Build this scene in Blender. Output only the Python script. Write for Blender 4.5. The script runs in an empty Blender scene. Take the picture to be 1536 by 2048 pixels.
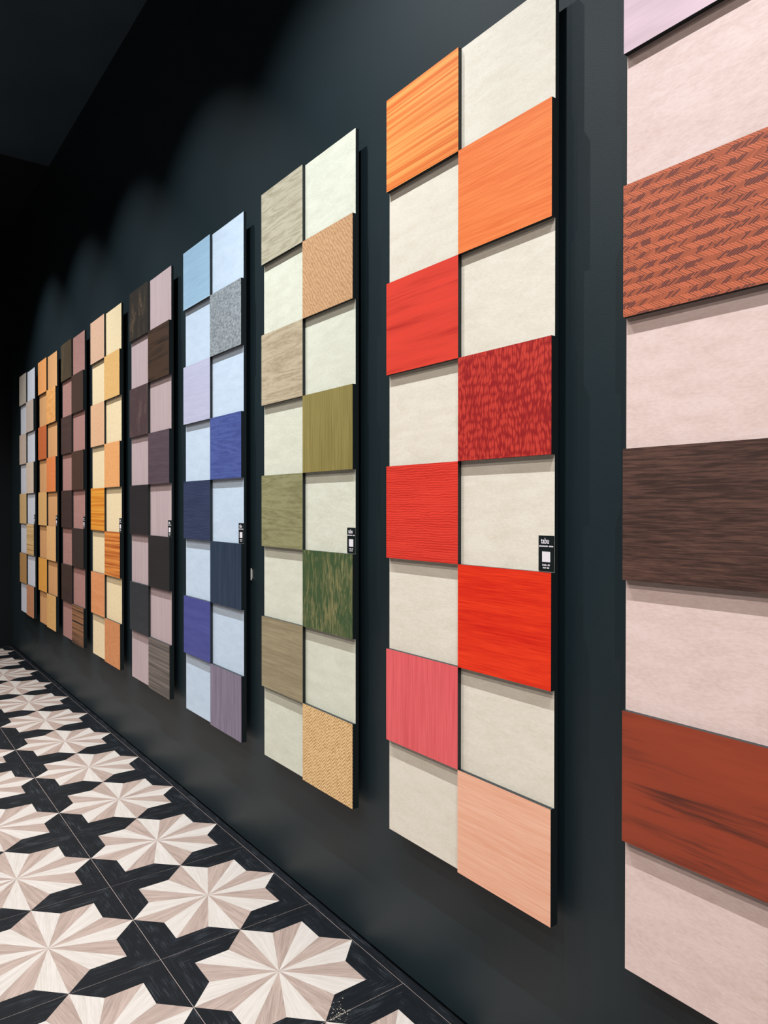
import bpy, bmesh, math, random
from mathutils import Vector, Matrix

# ------------------------------------------------------------------ camera
S = 1.444                                   # metres per fitted unit
CAM_H = 1.0877 * S
scene = bpy.context.scene
COL = scene.collection
yaw, pitch, roll = 0.9339, -0.0067, 0.0004
fwd = Vector((-math.sin(yaw) * math.cos(pitch), math.cos(yaw) * math.cos(pitch), math.sin(pitch)))
rgt = Vector((math.cos(yaw), math.sin(yaw), 0.0))
upv = rgt.cross(fwd)
r2 = rgt * math.cos(roll) + upv * math.sin(roll)
u2 = upv * math.cos(roll) - rgt * math.sin(roll)
cd = bpy.data.cameras.new('camera')
cd.sensor_fit = 'VERTICAL'; cd.sensor_height = 24.0; cd.lens = 24.0 * 1451.4 / 2048.0
cd.clip_start = 0.02
cam = bpy.data.objects.new('camera', cd); COL.objects.link(cam)
M = Matrix.Identity(4)
for i, v in enumerate((r2, u2, -fwd)):
    for k in range(3):
        M[k][i] = v[k]
M[2][3] = CAM_H
cam.matrix_world = M
scene.camera = cam

# ------------------------------------------------------------------ world and exposure
wd = bpy.data.worlds.new('world'); scene.world = wd; wd.use_nodes = True
wd.node_tree.nodes['Background'].inputs[0].default_value = (0.75, 0.85, 1.0, 1)
wd.node_tree.nodes['Background'].inputs[1].default_value = 0.02
vs = scene.view_settings
vs.view_transform = 'Standard'; vs.look = 'None'; vs.gamma = 1.0; vs.use_curve_mapping = False
vs.exposure = 0.02
KEY_W, ROW2_W, ROW3_W = 195.0, 93.0, 138.0       # watts of the three rows of ceiling downlights
CONE, BLEND = (math.radians(104), math.radians(108), math.radians(128)), 0.8

# ------------------------------------------------------------------ dimensions
W, H, B = 0.2438 * S, 0.2099 * S, 0.0092 * S          # sample square and how far squares stand proud
Y_PROUD = 1.0 * S
Y_REC = Y_PROUD + B
Y_BACK = Y_REC + B                                    # back of the boards
Y_WALL = Y_PROUD + 4.2 * B
Z_TOP = (0.9332 + 1.0877) * S
X_BOARD = [x * S for x in (-0.7082, -1.3427, -1.9697, -2.5977, -3.2342, -3.868, -4.5043, -5.1327, -5.7692)]
TILE = 0.4155 * S
XS, YG = -1.5082 * S, 1.0174 * S                      # centre of the first floor star, groove by the wall
X_FAR, X_NEAR, Y_ROOM, Z_CEIL = -9.085, XS + 7.5 * TILE + 0.001, YG - 9 * TILE - 0.001, 4.70
X_CEIL = -7.21
random.seed(4)

# ------------------------------------------------------------------ helpers
def lin(c):
    out = []
    for v in c:
        v /= 255.0
        out.append(v / 12.92 if v <= 0.04045 else ((v + 0.055) / 1.055) ** 2.4)
    return (*out, 1.0)

def tag(o, label=None, cat=None, group=None, kind=None):
    if label: o['label'] = label
    if cat: o['category'] = cat
    if group: o['group'] = group
    if kind: o['kind'] = kind
    return o

def link(name, data, parent=None, loc=(0, 0, 0)):
    o = bpy.data.objects.new(name, data); COL.objects.link(o)
    o.parent = parent; o.location = loc
    return o

def mesh_of(name, verts, faces, mats=(), fm=None, uvs=None):
    me = bpy.data.meshes.new(name); me.from_pydata(verts, [], faces)
    for m in mats: me.materials.append(m)
    if fm:
        for p, i in zip(me.polygons, fm): p.material_index = i
    if uvs:
        lay = me.uv_layers.new(name='UVMap')
        for l in me.loops: lay.data[l.index].uv = uvs[l.vertex_index]
    me.update()
    return me

BF = [(0, 3, 2, 1), (4, 5, 6, 7), (0, 1, 5, 4), (1, 2, 6, 5), (2, 3, 7, 6), (3, 0, 4, 7)]
def box_vf(x0, x1, y0, y1, z0, z1, base=0):
    v = [(x0, y0, z0), (x1, y0, z0), (x1, y1, z0), (x0, y1, z0), (x0, y0, z1), (x1, y0, z1), (x1, y1, z1), (x0, y1, z1)]
    return v, [tuple(i + base for i in f) for f in BF]      # face 2 looks to -Y

def boxes(name, lst, mat):
    V, F = [], []
    for b in lst:
        v, f = box_vf(*b, base=len(V)); V += v; F += f
    return mesh_of(name, V, F, [mat])

class N:                                               # small node-tree writer
    def __init__(s, name, rough=0.55, spec=0.35):
        s.m = bpy.data.materials.new(name); s.m.use_nodes = True
        s.t = s.m.node_tree; s.b = s.t.nodes['Principled BSDF']
        s.b.inputs['Roughness'].default_value = rough
        s.b.inputs['Specular IOR Level'].default_value = spec
    def n(s, typ, **kw):
        nd = s.t.nodes.new(typ)
        for k, v in kw.items():
            if k.startswith('i_'): nd.inputs[k[2:].replace('_', ' ')].default_value = v
            else: setattr(nd, k, v)
        return nd
    def l(s, a, b): s.t.links.new(a, b)
    def math(s, op, a, b=None):
        nd = s.n('ShaderNodeMath', operation=op)
        for i, x in enumerate((a, b)):
            if x is None: continue
            if isinstance(x, (int, float)): nd.inputs[i].default_value = x
            else: s.l(x, nd.inputs[i])
        return nd.outputs[0]
    def ramp(s, fac, stops, interp='LINEAR'):
        r = s.n('ShaderNodeValToRGB'); cr = r.color_ramp; cr.interpolation = interp
        while len(cr.elements) < len(stops): cr.elements.new(0.5)
        for e, (p, c) in zip(cr.elements, stops): e.position = p; e.color = c
        s.l(fac, r.inputs[0]); return r.outputs[0]
    def mix(s, fac, a, b, blend='MIX'):
        nd = s.n('ShaderNodeMix', data_type='RGBA', blend_type=blend)
        for sock, x in ((nd.inputs[0], fac), (nd.inputs[6], a), (nd.inputs[7], b)):
            if isinstance(x, (int, float)): sock.default_value = x
            elif isinstance(x, tuple): sock.default_value = x
            else: s.l(x, sock)
        return nd.outputs[2]
    def color(s, out): s.l(out, s.b.inputs['Base Color'])
    def bump(s, h, dist=0.001, strength=0.4):
        nd = s.n('ShaderNodeBump', i_Distance=dist, i_Strength=strength)
        s.l(h, nd.inputs['Height']); s.l(nd.outputs[0], s.b.inputs['Normal'])
    def coords(s, which='Object'):
        tc = s.n('ShaderNodeTexCoord'); oi = s.n('ShaderNodeObjectInfo')
        r = s.math('MULTIPLY', oi.outputs['Random'], 13.7)
        a = s.n('ShaderNodeVectorMath', operation='ADD')
        s.l(tc.outputs[which], a.inputs[0]); s.l(r, a.inputs[1])
        return a.outputs[0]
    def scaled(s, v, sc):
        m = s.n('ShaderNodeMapping'); m.inputs['Scale'].default_value = sc
        s.l(v, m.inputs[0]); return m.outputs[0]
    def noise(s, v, sc, detail=3, rough=0.55, dist=0.0):
        nd = s.n('ShaderNodeTexNoise', i_Scale=1.0, i_Detail=detail, i_Roughness=rough, i_Distortion=dist)
        s.l(s.scaled(v, sc), nd.inputs['Vector']); return nd.outputs[0]
    def wave(s, v, sc, scale, dist, detail=2, direction='Z'):
        nd = s.n('ShaderNodeTexWave', wave_type='BANDS', bands_direction=direction,
                 i_Scale=scale, i_Distortion=dist, i_Detail=detail)
        nd.inputs['Detail Scale'].default_value = 1.2
        s.l(s.scaled(v, sc), nd.inputs['Vector']); return nd.outputs[1]

def veneer(name, kind, c1, c2=None):
    """c1 main colour, c2 colour of the grain; sRGB 0-255"""
    if c2 is None: c2 = tuple(x * 0.82 for x in c1)
    A, Bc = lin(c1), lin(c2)
    k = N(name); v = k.coords()
    if kind == 'fine_h':
        f = k.noise(v, (7, 4, 230), 4, 0.65)
        g = k.noise(v, (1.2, 1, 30), 2)
        t = k.math('ADD', k.math('MULTIPLY', f, 0.7), k.math('MULTIPLY', g, 0.3))
        col = k.ramp(t, [(0.36, Bc), (0.62, A)])
    elif kind == 'fine_v':
        f = k.noise(v, (190, 4, 5), 4, 0.6)
        g = k.noise(v, (30, 1, 1.5), 2)
        t = k.math('ADD', k.math('MULTIPLY', f, 0.65), k.math('MULTIPLY', g, 0.35))
        col = k.ramp(t, [(0.36, Bc), (0.62, A)])
    elif kind == 'figure':
        g = k.noise(v, (1.5, 1, 15), 2, 0.5, 0.25)
        wv = k.math('PINGPONG', k.math('MULTIPLY', g, 9.0), 0.5)
        f = k.noise(v, (30, 4, 170), 3)
        t = k.math('ADD', k.math('MULTIPLY', wv, 0.55), k.math('MULTIPLY', f, 0.6))
        col = k.ramp(t, [(0.26, Bc), (0.56, A)])
    elif kind == 'lines':
        wv = k.wave(v, (0.4, 1, 1), 42, 5, 2)
        f = k.noise(v, (4, 4, 60), 3)
        t = k.math('ADD', k.math('MULTIPLY', wv, 0.4), k.math('MULTIPLY', f, 0.6))
        col = k.ramp(t, [(0.3, Bc), (0.62, A)])
    elif kind == 'zebra':
        f = k.noise(v, (0.9, 1, 78), 2, 0.5)
        g = k.noise(v, (1.6, 1, 260), 3)
        t = k.math('ADD', k.math('MULTIPLY', f, 0.58), k.math('MULTIPLY', g, 0.42))
        col = k.ramp(t, [(0.41, Bc), (0.57, A)])
    elif kind == 'weave':
        sp = k.n('ShaderNodeSeparateXYZ'); k.l(v, sp.inputs[0])
        nz = k.noise(v, (9, 1, 9), 2)
        vv = k.math('ADD', k.math('MULTIPLY', sp.outputs[2], 38.0), k.math('MULTIPLY', nz, 0.25))
        saw = k.math('FRACT', vv)
        tri = k.math('PINGPONG', vv, 0.5)
        uu = k.math('ADD', k.math('MULTIPLY', sp.outputs[0], 125.0), k.math('MULTIPLY', tri, 5.0))
        cb = k.n('ShaderNodeCombineXYZ'); k.l(k.math('FLOOR', uu), cb.inputs[0])
        k.l(k.math('FLOOR', k.math('MULTIPLY', vv, 2.0)), cb.inputs[1])
        wn = k.n('ShaderNodeTexWhiteNoise', noise_dimensions='2D'); k.l(cb.outputs[0], wn.inputs[0])
        edge = k.math('PINGPONG', uu, 0.5)
        band = k.math('GREATER_THAN', saw, 0.5)
        big = k.noise(v, (40, 1, 50), 2)
        dark = k.math('MULTIPLY', band, k.math('GREATER_THAN', k.math('ADD', big, k.math('MULTIPLY', wn.outputs[0], 0.45)), 0.70))
        c0 = k.ramp(wn.outputs[0], [(0.0, lin(tuple(x * 0.78 for x in c1))), (1.0, A)])
        c0 = k.mix(k.math('MULTIPLY', dark, 0.95), c0, Bc)
        gl = k.math('LESS_THAN', edge, 0.14)
        pale = k.math('MULTIPLY', gl, k.math('SUBTRACT', 1.0, k.math('MULTIPLY', band, 0.5)))
        c0 = k.mix(k.math('MULTIPLY', pale, 0.7), c0, lin(tuple(min(255, x * 1.2 + 12) for x in c1)))
        col = c0
    elif kind == 'basket':
        a = k.wave(v, (1, 1, 1), 46, 4.0, 2, 'X'); b = k.wave(v, (1, 1, 0.8), 34, 6, 2, 'DIAGONAL')
        f = k.noise(v, (60, 4, 160), 3)
        t = k.math('ADD', k.math('MULTIPLY', k.math('MULTIPLY', a, b), 0.5), k.math('MULTIPLY', f, 0.5))
        col = k.ramp(t, [(0.2, Bc), (0.62, A)])
    elif kind == 'chevron_v':                          # fine herring weave, strokes in columns
        sp = k.n('ShaderNodeSeparateXYZ'); k.l(v, sp.inputs[0])
        nz = k.noise(v, (6, 1, 6), 2)
        uu = k.math('ADD', k.math('MULTIPLY', sp.outputs[0], 30.0), nz)
        tri = k.math('PINGPONG', uu, 0.5)
        vv = k.math('ADD', k.math('MULTIPLY', sp.outputs[2], 80.0), k.math('MULTIPLY', tri, 2.4))
        st = k.math('PINGPONG', vv, 0.5)
        f = k.noise(v, (90, 1, 90), 2)
        t = k.math('ADD', k.math('MULTIPLY', st, 0.9), k.math('MULTIPLY', f, 0.5))
        col = k.ramp(t, [(0.3, Bc), (0.52, A)])
    elif kind == 'lace':                               # ray flecks in wavy vertical strings
        nz = k.n('ShaderNodeTexNoise', i_Scale=9.0, i_Detail=2.0); k.l(v, nz.inputs['Vector'])
        sub = k.n('ShaderNodeVectorMath', operation='SUBTRACT'); sub.inputs[1].default_value = (.5, .5, .5)
        k.l(nz.outputs[1], sub.inputs[0])
        mu = k.n('ShaderNodeVectorMath', operation='SCALE'); mu.inputs[3].default_value = 0.05
        k.l(sub.outputs[0], mu.inputs[0])
        ad = k.n('ShaderNodeVectorMath', operation='ADD'); k.l(v, ad.inputs[0]); k.l(mu.outputs[0], ad.inputs[1])
        vo = k.n('ShaderNodeTexVoronoi', i_Scale=1.0); vo.inputs['Randomness'].default_value = 0.55
        k.l(k.scaled(ad.outputs[0], (125, 0.01, 40)), vo.inputs['Vector'])
        big = k.noise(v, (16, 1, 7), 2)
        t = k.math('ADD', vo.outputs['Distance'], k.math('MULTIPLY', big, 0.5))
        col = k.ramp(t, [(0.52, A), (0.84, Bc)])
    elif kind == 'moire':                              # feathered figure, leaning strokes
        a = k.noise(v, (70, 1, 16), 3, 0.6, 1.2); b = k.noise(v, (18, 1, 9), 2)
        t = k.math('ADD', k.math('MULTIPLY', a, 0.75), k.math('MULTIPLY', b, 0.25))
        col = k.ramp(t, [(0.47, Bc), (0.7, A)])
    elif kind == 'crackle':
        a = k.noise(v, (60, 1, 110), 4, 0.65, 0.8)
        col = k.ramp(a, [(0.38, Bc), (0.62, A)])
    elif kind == 'speckle':
        a = k.noise(v, (120, 1, 45), 4, 0.7, 0.6); b = k.noise(v, (14, 1, 5), 2)
        t = k.math('MULTIPLY', a, b)
        col = k.ramp(t, [(0.27, A), (0.42, Bc)])
    elif kind == 'wenge':
        a = k.noise(v, (14, 1, 260), 4, 0.65, 0.3); b = k.noise(v, (3, 1, 12), 2)
        t = k.math('ADD', k.math('MULTIPLY', a, 0.75), k.math('MULTIPLY', b, 0.25))
        col = k.ramp(t, [(0.42, A), (0.66, Bc)])
    elif kind == 'streak':
        a = k.noise(v, (2.2, 1, 26), 3, 0.55, 0.4); b = k.noise(v, (6, 1, 150), 3)
        t = k.math('ADD', k.math('MULTIPLY', a, 0.75), k.math('MULTIPLY', b, 0.25))
        col = k.ramp(t, [(0.33, Bc), (0.47, A), (0.7, lin(tuple(min(255, x * 1.08) for x in c1)))])
    elif kind == 'cloud':                              # pale backgrounds with a soft figure
        a = k.noise(v, (9, 1, 30), 4, 0.6, 0.5); b = k.noise(v, (70, 1, 240), 3, 0.6)
        t = k.math('ADD', k.math('MULTIPLY', a, 0.5), k.math('MULTIPLY', b, 0.5))
        col = k.ramp(t, [(0.34, Bc), (0.6, A)])
    else:
        col = k.ramp(k.noise(v, (60, 4, 60), 3), [(0.3, Bc), (0.6, A)])
    k.color(col)
    return k.m

def plain(name, c, rough=0.5, spec=0.4, metal=0.0):
    k = N(name, rough, spec); k.b.inputs['Base Color'].default_value = lin(c)
    k.b.inputs['Metallic'].default_value = metal
    return k.m

def paint(name, c, rough, spec, amp=0.12):
    k = N(name, rough, spec); tc = k.n('ShaderNodeTexCoord')
    f = k.noise(tc.outputs['Object'], (1.3, 1.3, 1.3), 3)
    g = k.noise(tc.outputs['Object'], (420, 420, 420), 2)
    t = k.math('ADD', k.math('MULTIPLY', f, 0.5), k.math('MULTIPLY', g, 0.5))
    k.color(k.ramp(t, [(0.35, lin(tuple(x * (1 - amp) for x in c))), (0.65, lin(tuple(x * (1 + amp) for x in c)))]))
    k.bump(g, 0.0006, 0.35)
    return k.m

def oak(name, c1, c2, streak=None, rough=0.42):
    k = N(name, rough, 0.15 if streak else 0.35); v = k.coords('UV')
    f = k.noise(v, (14, 420, 1), 4, 0.65); g = k.noise(v, (3, 60, 1), 3, 0.55, 0.3)
    t = k.math('ADD', k.math('MULTIPLY', f, 0.6), k.math('MULTIPLY', g, 0.4))
    col = k.ramp(t, [(0.36, lin(c2)), (0.6, lin(c1))])
    if streak:
        s_ = k.noise(v, (10, 900, 1), 2, 0.5); s2 = k.noise(v, (11, 25, 1), 2)
        m_ = k.ramp(k.math('ADD', k.math('MULTIPLY', s_, 0.7), k.math('MULTIPLY', s2, 0.3)), [(0.585, (0, 0, 0, 1)), (0.68, (1, 1, 1, 1))])
        col = k.mix(m_, col, lin(streak))
    k.color(col); k.bump(f, 0.0004, 0.3)
    return k.m

M_WALL = paint('dark teal wall paint', (21, 36, 42), 0.46, 0.5)
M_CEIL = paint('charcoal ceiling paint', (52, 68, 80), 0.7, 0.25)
M_BLACK = paint('flat black', (20, 24, 27), 0.8, 0.2)
M_EDGE = plain('black edge lacquer', (26, 34, 37), 0.45, 0.4)
M_GAP = plain('black recess', (8, 9, 10), 0.9, 0.1)
M_LIGHT = oak('bleached oak', (178, 173, 170), (160, 153, 147))
M_TAUPE = oak('taupe oak', (157, 141, 134), (124, 108, 101))
M_DARK = oak('black stained oak', (9, 14, 20), (5, 8, 12), (70, 76, 84), 0.6)
M_CORE = plain('oak core with bevel light', (150, 136, 132), 0.7, 0.2)  # pale tone puts the light caught on tile bevels into the grooves
M_CARD = plain('black card', (20, 27, 29), 0.4, 0.4)
M_PRINT = plain('white print', (232, 228, 236), 0.6, 0.3)
M_STEEL = plain('steel', (214, 212, 208), 0.4, 0.5)
M_CAN = plain('black lamp housing', (16, 16, 17), 0.5, 0.3)

# ------------------------------------------------------------------ the room
T = 0.15
def struct(name, me, **kw):
    o = link(name, me); tag(o, kind='structure', **kw); return o
struct('wall_right', boxes('wall_right', [(X_FAR, X_NEAR, Y_WALL, Y_WALL + T, 0.011, Z_CEIL)], M_WALL), label='dark teal painted display wall behind the sample boards')
struct('trim_1', boxes('trim_1', [(X_FAR, X_NEAR, Y_WALL + 0.02, Y_WALL + T, -0.004, 0.011)], M_GAP), label='black shadow gap along the foot of the display wall')
struct('wall_back', boxes('wall_back', [(X_FAR - T, X_FAR, Y_ROOM, Y_WALL + T, -0.004, Z_CEIL)], M_BLACK), label='far end wall of the room, unlit dark put in as black')  # black colour stands in for the lack of light on this wall
struct('wall_left', boxes('wall_left', [(X_FAR, X_NEAR, Y_ROOM - T, Y_ROOM, -0.004, Z_CEIL)], M_BLACK), label='dark wall on the other side of the room')
struct('wall_front', boxes('wall_front', [(X_NEAR, X_NEAR + T, Y_ROOM, Y_WALL + T, -0.004, Z_CEIL)], M_BLACK), label='dark wall behind the viewer')
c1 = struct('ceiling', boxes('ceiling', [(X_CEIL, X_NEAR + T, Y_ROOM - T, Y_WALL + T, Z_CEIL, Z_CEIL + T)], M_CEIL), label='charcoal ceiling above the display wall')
struct('ceiling', boxes('ceiling_end', [(X_FAR - T, X_CEIL, Y_ROOM - T, Y_WALL + T, Z_CEIL + 0.01, Z_CEIL + T)], M_BLACK), label='far end of the ceiling, unlit dark put in as black')  # darkness past the lit part of the ceiling, put in as colour

# ------------------------------------------------------------------ star parquet floor
floor = struct('floor', boxes('floor', [(X_FAR, X_NEAR, Y_ROOM, Y_WALL + T, -0.06, -0.0012)], M_CORE), label='parquet floor of pale wooden stars and black crosses')
HT = TILE / 2; TH = 0.004
R8 = 0.70710678; NQ = R8 * math.tan(math.pi / 8)
GR = 0.0009                                            # half a groove

def prism(name, poly, mat, axis):
    """flat piece, top at z=0; grain runs along axis"""
    ax = Vector(axis).normalized(); ay = Vector((-ax.y, ax.x))
    n = len(poly)
    V = [(x, y, 0.0) for x, y in poly] + [(x, y, -TH) for x, y in poly]
    F = [tuple(range(n))] + [(i, i + n, (i + 1) % n + n, (i + 1) % n) for i in range(n)]
    uv = [(ax.x * x + ax.y * y, ay.x * x + ay.y * y) for x, y, z in V]
    return mesh_of(name, V, F, [mat], None, uv)

def unit(p): return (p[0] * (HT - GR), p[1] * (HT - GR))
eps = 0.9985
def shrink(poly):
    cx = sum(p[0] for p in poly) / len(poly); cy = sum(p[1] for p in poly) / len(poly)
    return [(cx + (x - cx) * eps, cy + (y - cy) * eps) for x, y in poly]
def ccw(poly):
    a = sum(poly[i][0] * poly[(i + 1) % len(poly)][1] - poly[(i + 1) % len(poly)][0] * poly[i][1] for i in range(len(poly)))
    return poly if a > 0 else poly[::-1]
tip, na, nb = (1.0, 0.0), (R8, NQ), (R8, -NQ)
POLY = {
    'dark_wedge': ccw(shrink([unit((0, 0)), unit(tip), unit(na)])),      # anticlockwise half of a point
    'pale_wedge': ccw(shrink([unit((0, 0)), unit(nb), unit(tip)])),
    'arm_a': ccw([unit((1, 1)), unit((R8, R8)), unit((R8, NQ)), unit((1, 0))]),
    'arm_b': ccw([unit((1, -1)), unit((R8, -R8)), unit((R8, -NQ)), unit((1, 0))]),
}
ME = {'dark_wedge': prism('taupe_wedge', POLY['dark_wedge'], M_TAUPE, (1, 0.2)),
      'pale_wedge': prism('pale_wedge', POLY['pale_wedge'], M_LIGHT, (1, -0.2)),
      'arm_a': prism('black_arm', POLY['arm_a'], M_DARK, (0, 1)),
      'arm_b': prism('black_arm', POLY['arm_b'], M_DARK, (0, 1))}
me_back = boxes('tile_back', [(-HT, HT, -HT, HT, -0.0012, -0.0006)], M_CORE)

def tile_centre(i, j): return Vector((XS - i * TILE, YG - HT + j * TILE, 0.0))
def in_view(p):
    d = Vector((p.x, p.y, p.z - CAM_H)); z = d.dot(fwd)
    if z < 0.2: return None
    return 768 + 1451.4 * d.dot(r2) / z, 1024 - 1451.4 * d.dot(u2) / z, z
cells = []
for i in range(-7, 13):
    for j in range(0, -9, -1):
        c = tile_centre(i, j)
        if c.x - HT < X_FAR or c.x + HT > X_NEAR or c.y - HT < Y_ROOM: continue
        area = 0
        for a in (-.45, -.15, .15, .45):
            for b in (-.45, -.15, .15, .45):
                q = in_view(c + Vector((a * TILE, b * TILE, 0)))
                if q and 0 <= q[0] <= 1536 and 0 <= q[1] <= 2048: area += 1.0 / q[2] ** 3
        cells.append((area, i, j))
cells.sort(reverse=True)
near, rest = cells[:18], cells[18:]
for area, i, j in near:
    t = link('floor_tile', me_back, floor, tile_centre(i, j))
    for k in range(8):
        for nm in ('pale_wedge', 'dark_wedge'):
            o = link('pale_wedge' if nm == 'pale_wedge' else 'taupe_wedge', ME[nm], t); o.rotation_euler.z = k * math.pi / 4
    for k in range(4):
        for nm in ('arm_a', 'arm_b'):
            o = link('black_inlay', ME[nm], t); o.rotation_euler.z = k * math.pi / 2
V, F, FM, UV = [], [], [], []
for area, i, j in rest:
    c = tile_centre(i, j); off = (random.uniform(0, 9), random.uniform(0, 9))
    def put(poly, ang, mi, ax):
        b0 = len(V); ca, sa = math.cos(ang), math.sin(ang); axv = Vector(ax).normalized()
        for x, y in poly:
            V.append((c.x + ca * x - sa * y, c.y + sa * x + ca * y, 0.0))
            UV.append((axv.x * x + axv.y * y + off[0] + ang, -axv.y * x + axv.x * y + off[1] + ang))
        F.append(tuple(range(b0, b0 + len(poly)))); FM.append(mi)
    for k in range(8):
        put(POLY['pale_wedge'], k * math.pi / 4, 0, (1, -.2)); put(POLY['dark_wedge'], k * math.pi / 4, 1, (1, .2))
    for k in range(4):
        put(POLY['arm_a'], k * math.pi / 2, 2, (0, 1)); put(POLY['arm_b'], k * math.pi / 2, 2, (0, 1))
o = link('star_parquet', mesh_of('star_parquet', V, F, [M_LIGHT, M_TAUPE, M_DARK], FM, UV), floor)
tag(o, kind='stuff')
# border planks between the last groove and the wall
x = XS + HT - 0.13 + 4 * 1.8
while x > X_FAR:
    x1 = max(x - 1.8, X_FAR)
    if x1 < X_NEAR:
        a, b = x1 + 0.0008, min(x, X_NEAR) - 0.0008
        v, f = box_vf(a, b, YG + 0.0012, Y_WALL + 0.02, -TH, 0.0)
        me = mesh_of('border_plank', v, f, [M_DARK], None, [(p[0], p[1]) for p in v])
        link('border_plank', me, floor)
    x -= 1.8

# ------------------------------------------------------------------ veneer sample boards
def tile_mesh(name, t):
    v, f = box_vf(-W / 2, W / 2, 0, t, -H / 2, H / 2)
    return mesh_of(name, v, f, [None, M_EDGE], [1, 1, 0, 1, 1, 1])
G = 0.0006
ME_REC = tile_mesh('recessed_square', B * 0.5)
ME_PRO = tile_mesh('raised_square', B * 1.5)
BACK = dict(z0=Z_TOP - 8 * H)

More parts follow.
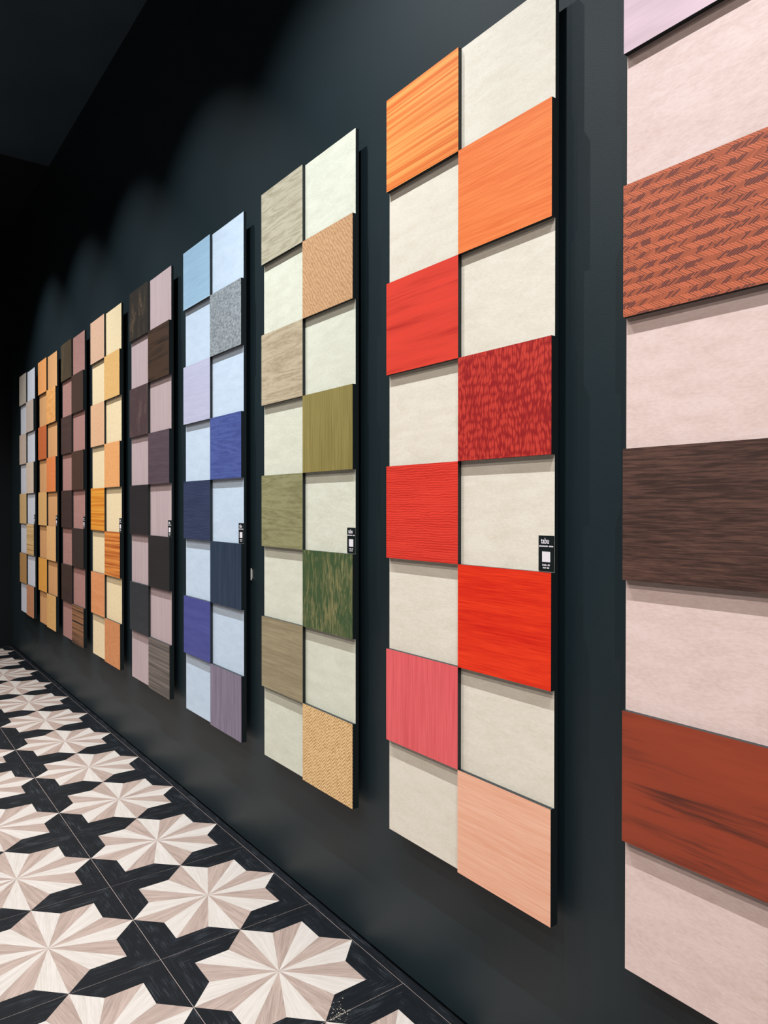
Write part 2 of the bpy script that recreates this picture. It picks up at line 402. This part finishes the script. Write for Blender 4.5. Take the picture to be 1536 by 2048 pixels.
BOARDS = [  # label, base veneer, raised left (rows 1,3,5,7), raised right (rows 2,4,6,8): kind, colour, grain colour, description
 ('pale pink veneer sample board with woven, wenge and mahogany squares, cut off by the frame',
  ('cloud', (232, 210, 206), (216, 190, 184)),
  [('streak', (212, 186, 198), (202, 174, 184), 'pale mauve square'), ('weave', (188, 98, 68), (92, 50, 48), 'red-brown woven square'),
   ('wenge', (58, 40, 36), (104, 74, 64), 'dark wenge square'), ('streak', (146, 62, 40), (82, 42, 34), 'mahogany square')],
  [('streak', (150, 96, 70), (104, 62, 48), 'brown square'), ('fine_h', (118, 72, 58), (86, 52, 44), 'brown square'),
   ('streak', (160, 84, 58), (110, 58, 44), 'brown square'), ('wenge', (74, 50, 44), (110, 78, 64), 'dark brown square')]),
 ('cream veneer sample board with orange, bright red, coral and peach squares',
  ('cloud', (232, 226, 214), (219, 210, 195)),
  [('zebra', (244, 158, 84), (216, 106, 42), 'striped orange square'), ('streak', (216, 62, 46), (188, 42, 34), 'red square'),
   ('lines', (228, 64, 48), (196, 42, 32), 'fine-lined red square'), ('fine_v', (238, 106, 110), (216, 84, 90), 'coral square')],
  [('fine_h', (242, 136, 74), (224, 108, 52), 'orange square'), ('lace', (200, 60, 48), (150, 26, 28), 'dark red lacewood square'),
   ('fine_h', (240, 60, 22), (206, 26, 8), 'vivid red square'), ('fine_h', (247, 194, 168), (236, 170, 140), 'peach square')]),
 ('greenish white veneer sample board with olive, sage, moss green and straw squares',
  ('cloud', (222, 224, 210), (206, 208, 192)),
  [('figure', (186, 180, 160), (160, 152, 130), 'grey-beige square'), ('figure', (192, 178, 154), (164, 148, 122), 'beige square'),
   ('figure', (148, 146, 108), (124, 122, 86), 'sage square'), ('fine_h', (162, 150, 122), (132, 120, 94), 'khaki square')],
  [('basket', (216, 176, 136), (178, 134, 96), 'tan woven square'), ('fine_v', (150, 138, 82), (120, 108, 58), 'olive square'),
   ('moire', (142, 134, 92), (62, 84, 52), 'moss green figured square'), ('chevron_v', (236, 202, 150), (178, 130, 78), 'straw woven square')]),
 ('ice blue veneer sample board with sky blue, navy, indigo and grey squares',
  ('cloud', (200, 218, 238), (186, 204, 226)),
  [('fine_h', (160, 194, 220), (144, 178, 206), 'sky blue square'), ('fine_h', (192, 194, 220), (178, 180, 208), 'lavender square'),
   ('lines', (54, 66, 98), (36, 44, 72), 'navy square'), ('fine_h', (80, 86, 156), (64, 70, 136), 'indigo square')],
  [('crackle', (164, 172, 178), (106, 116, 124), 'grey rippled square'), ('figure', (78, 94, 160), (62, 76, 138), 'blue square'),
   ('fine_v', (48, 64, 86), (32, 46, 66), 'dark slate square'), ('fine_v', (142, 132, 152), (112, 102, 124), 'mauve grey square')]),
 ('mauve pink veneer sample board with charcoal and dark brown squares, beside the ice blue one',
  ('fine_v', (192, 173, 177), (178, 158, 162)),
  [('speckle', (44, 40, 36), (112, 92, 72), 'black-brown speckled square'), ('speckle', (74, 57, 60), (104, 84, 82), 'dark mauve square'),
   ('fine_h', (44, 40, 43), (36, 32, 35), 'charcoal square'), ('fine_h', (54, 56, 61), (44, 46, 51), 'slate square')],
  [('streak', (66, 48, 36), (34, 26, 22), 'dark brown streaked square'), ('fine_h', (92, 76, 86), (76, 62, 72), 'purple-grey square'),
   ('fine_h', (44, 40, 42), (36, 33, 35), 'charcoal square'), ('zebra', (84, 78, 74), (124, 114, 108), 'grey striped square')]),
 ('pale yellow veneer sample board with golden, amber-striped and tan squares',
  ('plain', (240, 220, 182), (230, 208, 168)),
  [('plain', (216, 178, 152), (206, 166, 140), 'pinkish tan square'), ('plain', (226, 182, 146), (216, 170, 132), 'tan square'),
   ('zebra', (232, 162, 62), (204, 120, 30), 'amber striped square'), ('fine_h', (226, 156, 108), (210, 136, 86), 'salmon tan square')],
  [('plain', (228, 184, 120), (216, 168, 102), 'golden square'), ('plain', (236, 172, 114), (224, 154, 94), 'orange tan square'),
   ('zebra', (228, 146, 70), (168, 82, 30), 'orange striped square'), ('plain', (212, 144, 96), (198, 128, 80), 'brown tan square')]),
 ('dusty rose veneer sample board with dark brown squares and one zebra-striped square at its foot',
  ('plain', (172, 130, 124), (158, 116, 110)),
  [('speckle', (70, 58, 42), (100, 82, 56), 'olive brown square'), ('fine_h', (76, 56, 52), (62, 45, 42), 'dark brown square'),
   ('fine_h', (66, 48, 44), (56, 40, 37), 'dark brown square'), ('fine_h', (68, 50, 44), (56, 41, 37), 'dark brown square')],
  [('fine_v', (74, 55, 46), (60, 44, 37), 'dark brown square'), ('fine_v', (80, 56, 45), (62, 44, 36), 'dark brown square'),
   ('fine_v', (62, 48, 43), (52, 40, 36), 'dark brown square'), ('zebra', (150, 106, 74), (46, 36, 32), 'zebra-striped square')]),
 ('tan and orange veneer sample board between the dusty rose and bluish white ones',
  ('fine_v', (220, 168, 118), (208, 152, 100)),
  [('plain', (238, 166, 102), (226, 148, 84), 'orange square'), ('basket', (218, 124, 72), (180, 86, 42), 'orange woven square'),
   ('plain', (226, 180, 118), (214, 166, 102), 'golden tan square'), ('plain', (234, 170, 82), (220, 152, 62), 'amber square')],
  [('cloud', (236, 176, 108), (204, 132, 70), 'burl orange square'), ('plain', (230, 138, 82), (216, 120, 64), 'orange square'),
   ('plain', (234, 186, 128), (222, 170, 112), 'tan square'), ('plain', (228, 180, 116), (214, 164, 98), 'tan square')]),
 ('bluish white veneer sample board with beige and tan squares, nearest the dark far corner',
  ('plain', (224, 228, 240), (212, 216, 230)),
  [('plain', (194, 184, 172), (182, 170, 158), 'grey-beige square'), ('plain', (216, 196, 182), (204, 184, 168), 'pink-beige square'),
   ('plain', (226, 190, 138), (212, 174, 120), 'tan square'), ('plain', (196, 152, 98), (180, 136, 82), 'brown-gold square')],
  [('plain', (208, 192, 182), (196, 178, 168), 'beige square'), ('plain', (228, 208, 190), (216, 194, 176), 'pale beige square'),
   ('zebra', (232, 198, 144), (188, 144, 90), 'tan striped square'), ('plain', (206, 148, 112), (192, 132, 96), 'copper square')]),
]

fc = bpy.data.curves.new('lettering', 'FONT'); fc.body = 'tabu'; fc.size = 0.0185; fc.align_x = 'CENTER'; fc.extrude = 0.0002; fc.offset = 0.0002
ft = bpy.data.objects.new('tmp_text', fc); COL.objects.link(ft)
fc2 = bpy.data.curves.new('lettering2', 'FONT'); fc2.body = 'Folder'; fc2.size = 0.0068; fc2.align_x = 'RIGHT'; fc2.extrude = 0.0002; fc2.offset = 0.0002
ft2 = bpy.data.objects.new('tmp_text2', fc2); COL.objects.link(ft2)
bpy.context.view_layer.update()
dg = bpy.context.evaluated_depsgraph_get()
def text_mesh(o, name):
    me = bpy.data.meshes.new_from_object(o.evaluated_get(dg)); me.name = name
    me.materials.clear(); me.materials.append(M_PRINT)
    me.transform(Matrix.Rotation(math.pi / 2, 4, 'X')); return me
ME_LOGO = text_mesh(ft, 'logo_lettering'); ME_LOGO.transform(Matrix.Diagonal((0.85, 1, 1.12, 1))); ME_FOLD = text_mesh(ft2, 'folder_lettering')
for o in (ft, ft2): bpy.data.objects.remove(o)
CW, CH = 0.052, 0.092
def dashes(name, z, h, x0, x1, gaps):
    r = random.Random(3); L = []; x = x0
    while x < x1:
        d = r.uniform(0.0016, 0.003)
        if not any(a < x < b for a, b in gaps): L.append((x, min(x + d, x1), -0.0004, 0, z, z + h * r.uniform(0.8, 1.0)))
        x += d + 0.0006
    return boxes(name, L, M_PRINT)
ME_CARD = boxes('label_card', [(-CW / 2, CW / 2, 0, 0.0012, 0, CH)], M_CARD)
ME_LINE = dashes('printed_line', 0.0628, 0.0036, -0.0235, 0.0235, [(0.0035, 0.0065)])
ME_LAST = dashes('printed_line', 0.0068, 0.0036, -0.011, 0.010, [(-0.001, 0.001)])
ME_NUM = boxes('printed_number', [(0.0065, 0.0088, -0.0004, 0, 0.0135, 0.0178), (0.0094, 0.0117, -0.0004, 0, 0.0135, 0.0178)], M_PRINT)
ME_PATCH = boxes('blank_white_patch', [(-0.0135, 0.0135, -0.0004, 0, 0.0235, 0.0505)], M_PRINT)

z0 = Z_TOP - 8 * H
ME_BOARD = boxes('backing_board', [(0, 2 * W, Y_REC + B * 0.5 - Y_WALL, Y_BACK - Y_WALL, 0, 8 * H)], M_EDGE)
ME_RAIL = boxes('hanging_rail', [(W * 0.5, W * 1.5, Y_BACK - Y_WALL, 0.0, -0.03, 0.03)], M_EDGE)
for n, (label, base, left, right) in enumerate(BOARDS):
    root = link('sample_board', None, None, (X_BOARD[n], Y_WALL, z0))
    root.empty_display_size = 0.1
    tag(root, label, 'sample board', 'veneer sample boards on the wall')
    link('backing_board', ME_BOARD, root)
    for zz in (H * 1.2, H * 6.8): link('hanging_rail', ME_RAIL, root, (0, 0, zz))
    mb = veneer('veneer base', *base)
    for c in range(2):
        for r in range(8):
            proud = (r + c) % 2 == 0
            me = ME_PRO if proud else ME_REC
            o = link('veneer_square', me, root, ((c + .5) * W, (Y_PROUD if proud else Y_REC) - Y_WALL, (7.5 - r) * H))
            sl = o.material_slots[0]; sl.link = 'OBJECT'
            if proud:
                k, a, b2, d = (left if c == 0 else right)[r // 2]
                sl.material = veneer('veneer ' + d, k, a, b2); o['label'] = d
            else: sl.material = mb
    card = link('label_card', ME_CARD, root, (2 * W - CW / 2 - 0.0005, Y_REC - 0.0013 - Y_WALL, 3 * H + 0.0022))
    card['label'] = 'small black card with white print'
    link('lettering', ME_LOGO, card, (-0.004, -0.0001, 0.0715)); link('printed_line', ME_LINE, card)
    link('white_patch', ME_PATCH, card); link('lettering', ME_FOLD, card, (0.005, -0.0001, 0.0132))
    link('printed_number', ME_NUM, card); link('printed_line', ME_LAST, card)
    if n == 3:                                           # steel clip showing in the gap behind the right edge
        zc = 2.45 * H; yb = Y_BACK - Y_WALL
        o = link('hanging_clip', boxes('hanging_clip', [(2 * W - 0.006, 2 * W + 0.0005, -0.006, -0.003, zc - 0.002, zc + 0.052),
            (2 * W - 0.006, 2 * W + 0.0005, -0.003, 0.0, zc + 0.006, zc + 0.046)], M_STEEL), root)
        o['label'] = 'bright steel clip'

# ------------------------------------------------------------------ plaster crumbs on the floor
def floor_at(u, v):
    d = fwd + r2 * ((u - 768) / 1451.4) - u2 * ((v - 1024) / 1451.4)
    return d * (-CAM_H / d.z)
rd = random.Random(9); V, F = [], []
def crumb(p, s):
    b0 = len(V)
    for k in range(4):
        a = k * math.pi / 2 + rd.uniform(-.4, .4); q = s * rd.uniform(.6, 1.3)
        V.append((p.x + math.cos(a) * q, p.y + math.sin(a) * q, 0.0002))
    V.append((p.x, p.y, s * 0.9))
    for k in range(4): F.append((b0 + k, b0 + (k + 1) % 4, b0 + 4))
    F.append((b0 + 3, b0 + 2, b0 + 1, b0))
for k in range(70):
    crumb(floor_at(rd.gauss(676, 11), rd.gauss(2030 - 5, 11)), rd.choice((.0006, .0009, .0012, .002)))
for k in range(60):
    crumb(floor_at(660 + k * 0.7 + rd.gauss(0, 1.5), 2041 - k * 0.36 + rd.gauss(0, 1.2)), rd.choice((.0005, .0008, .0011)))
for k in range(30):
    crumb(floor_at(rd.uniform(280, 760), rd.uniform(1510, 1990)), rd.choice((.0005, .0008)))
o = link('plaster_crumbs', mesh_of('plaster_crumbs', V, F, [plain('pale plaster', (212, 204, 190), 0.9, 0.1)]))
tag(o, 'pale crumbs scattered on the black parquet near the wall', 'debris', kind='stuff')

# ------------------------------------------------------------------ ceiling downlights
def lathe(name, prof, mat, seg=20):
    V, F = [], []
    for k in range(seg):
        a = 2 * math.pi * k / seg
        for r, z in prof: V.append((r * math.cos(a), r * math.sin(a), z))
    m = len(prof)
    for k in range(seg):
        for q in range(m - 1):
            F.append((k * m + q, ((k + 1) % seg) * m + q, ((k + 1) % seg) * m + q + 1, k * m + q + 1))
    return mesh_of(name, V, F, [mat])
ME_CAN = lathe('lamp_housing', [(0.001, 0.0), (0.045, 0.0), (0.045, -0.055), (0.040, -0.055), (0.040, -0.012), (0.001, -0.012)], M_CAN)
k = N('lamp lens', 0.3); k.b.inputs['Emission Color'].default_value = (1, .95, .86, 1); k.b.inputs['Emission Strength'].default_value = 4.0
ME_LENS = lathe('lamp_lens', [(0.001, -0.014), (0.039, -0.014), (0.039, -0.0125), (0.001, -0.0125)], k.m)
def downlight(x, y, watts, colour, tilt, label, group, cone):
    root = link('ceiling_downlight', None, None, (x, y, Z_CEIL)); root.empty_display_size = 0.05
    tag(root, label, 'downlight', group)
    link('lamp_housing', ME_CAN, root); link('lamp_lens', ME_LENS, root)
    ld = bpy.data.lights.new('downlight', 'SPOT'); ld.energy = watts; ld.color = colour
    ld.spot_size = cone; ld.spot_blend = BLEND; ld.shadow_soft_size = 0.014
    lo = link('lamp_beam', ld, root, (0, 0, -0.05)); lo.rotation_euler = (math.radians(tilt), 0, 0)
XL = [-1.25 - 1.2 * q for q in range(-2, 5)]
for x in XL + [-7.25]:  # far-end lamp outside the regular row is added to brighten the last boards
    wide = abs(x + 1.25) < 0.01                          # one lamp of the row has a wider, brighter beam
    downlight(x, Y_WALL - 0.95, KEY_W * (1.4 if wide else 1.5), (0.97, 1.0, 1.0), 8 if wide else 4,
              'black ceiling downlight in the row closest to the display wall', 'downlights by the wall', CONE[0] if wide else math.radians(84))
for x in XL + [-7.25, -8.45]:  # lamps past the regular row are added as fill for the far boards
    downlight(x + 0.3, Y_WALL - 2.2, ROW2_W, (1.0, 0.92, 0.84), 4, 'black ceiling downlight in the middle row', 'downlights in the middle row', CONE[1])
for x in XL[::2] + [-8.2]:  # the far-end lamp here is added as fill too
    downlight(x, Y_WALL - 3.6, ROW3_W, (1.0, 0.9, 0.81), 6, 'black ceiling downlight in the row far from the display wall', 'downlights in the outer row', CONE[2])
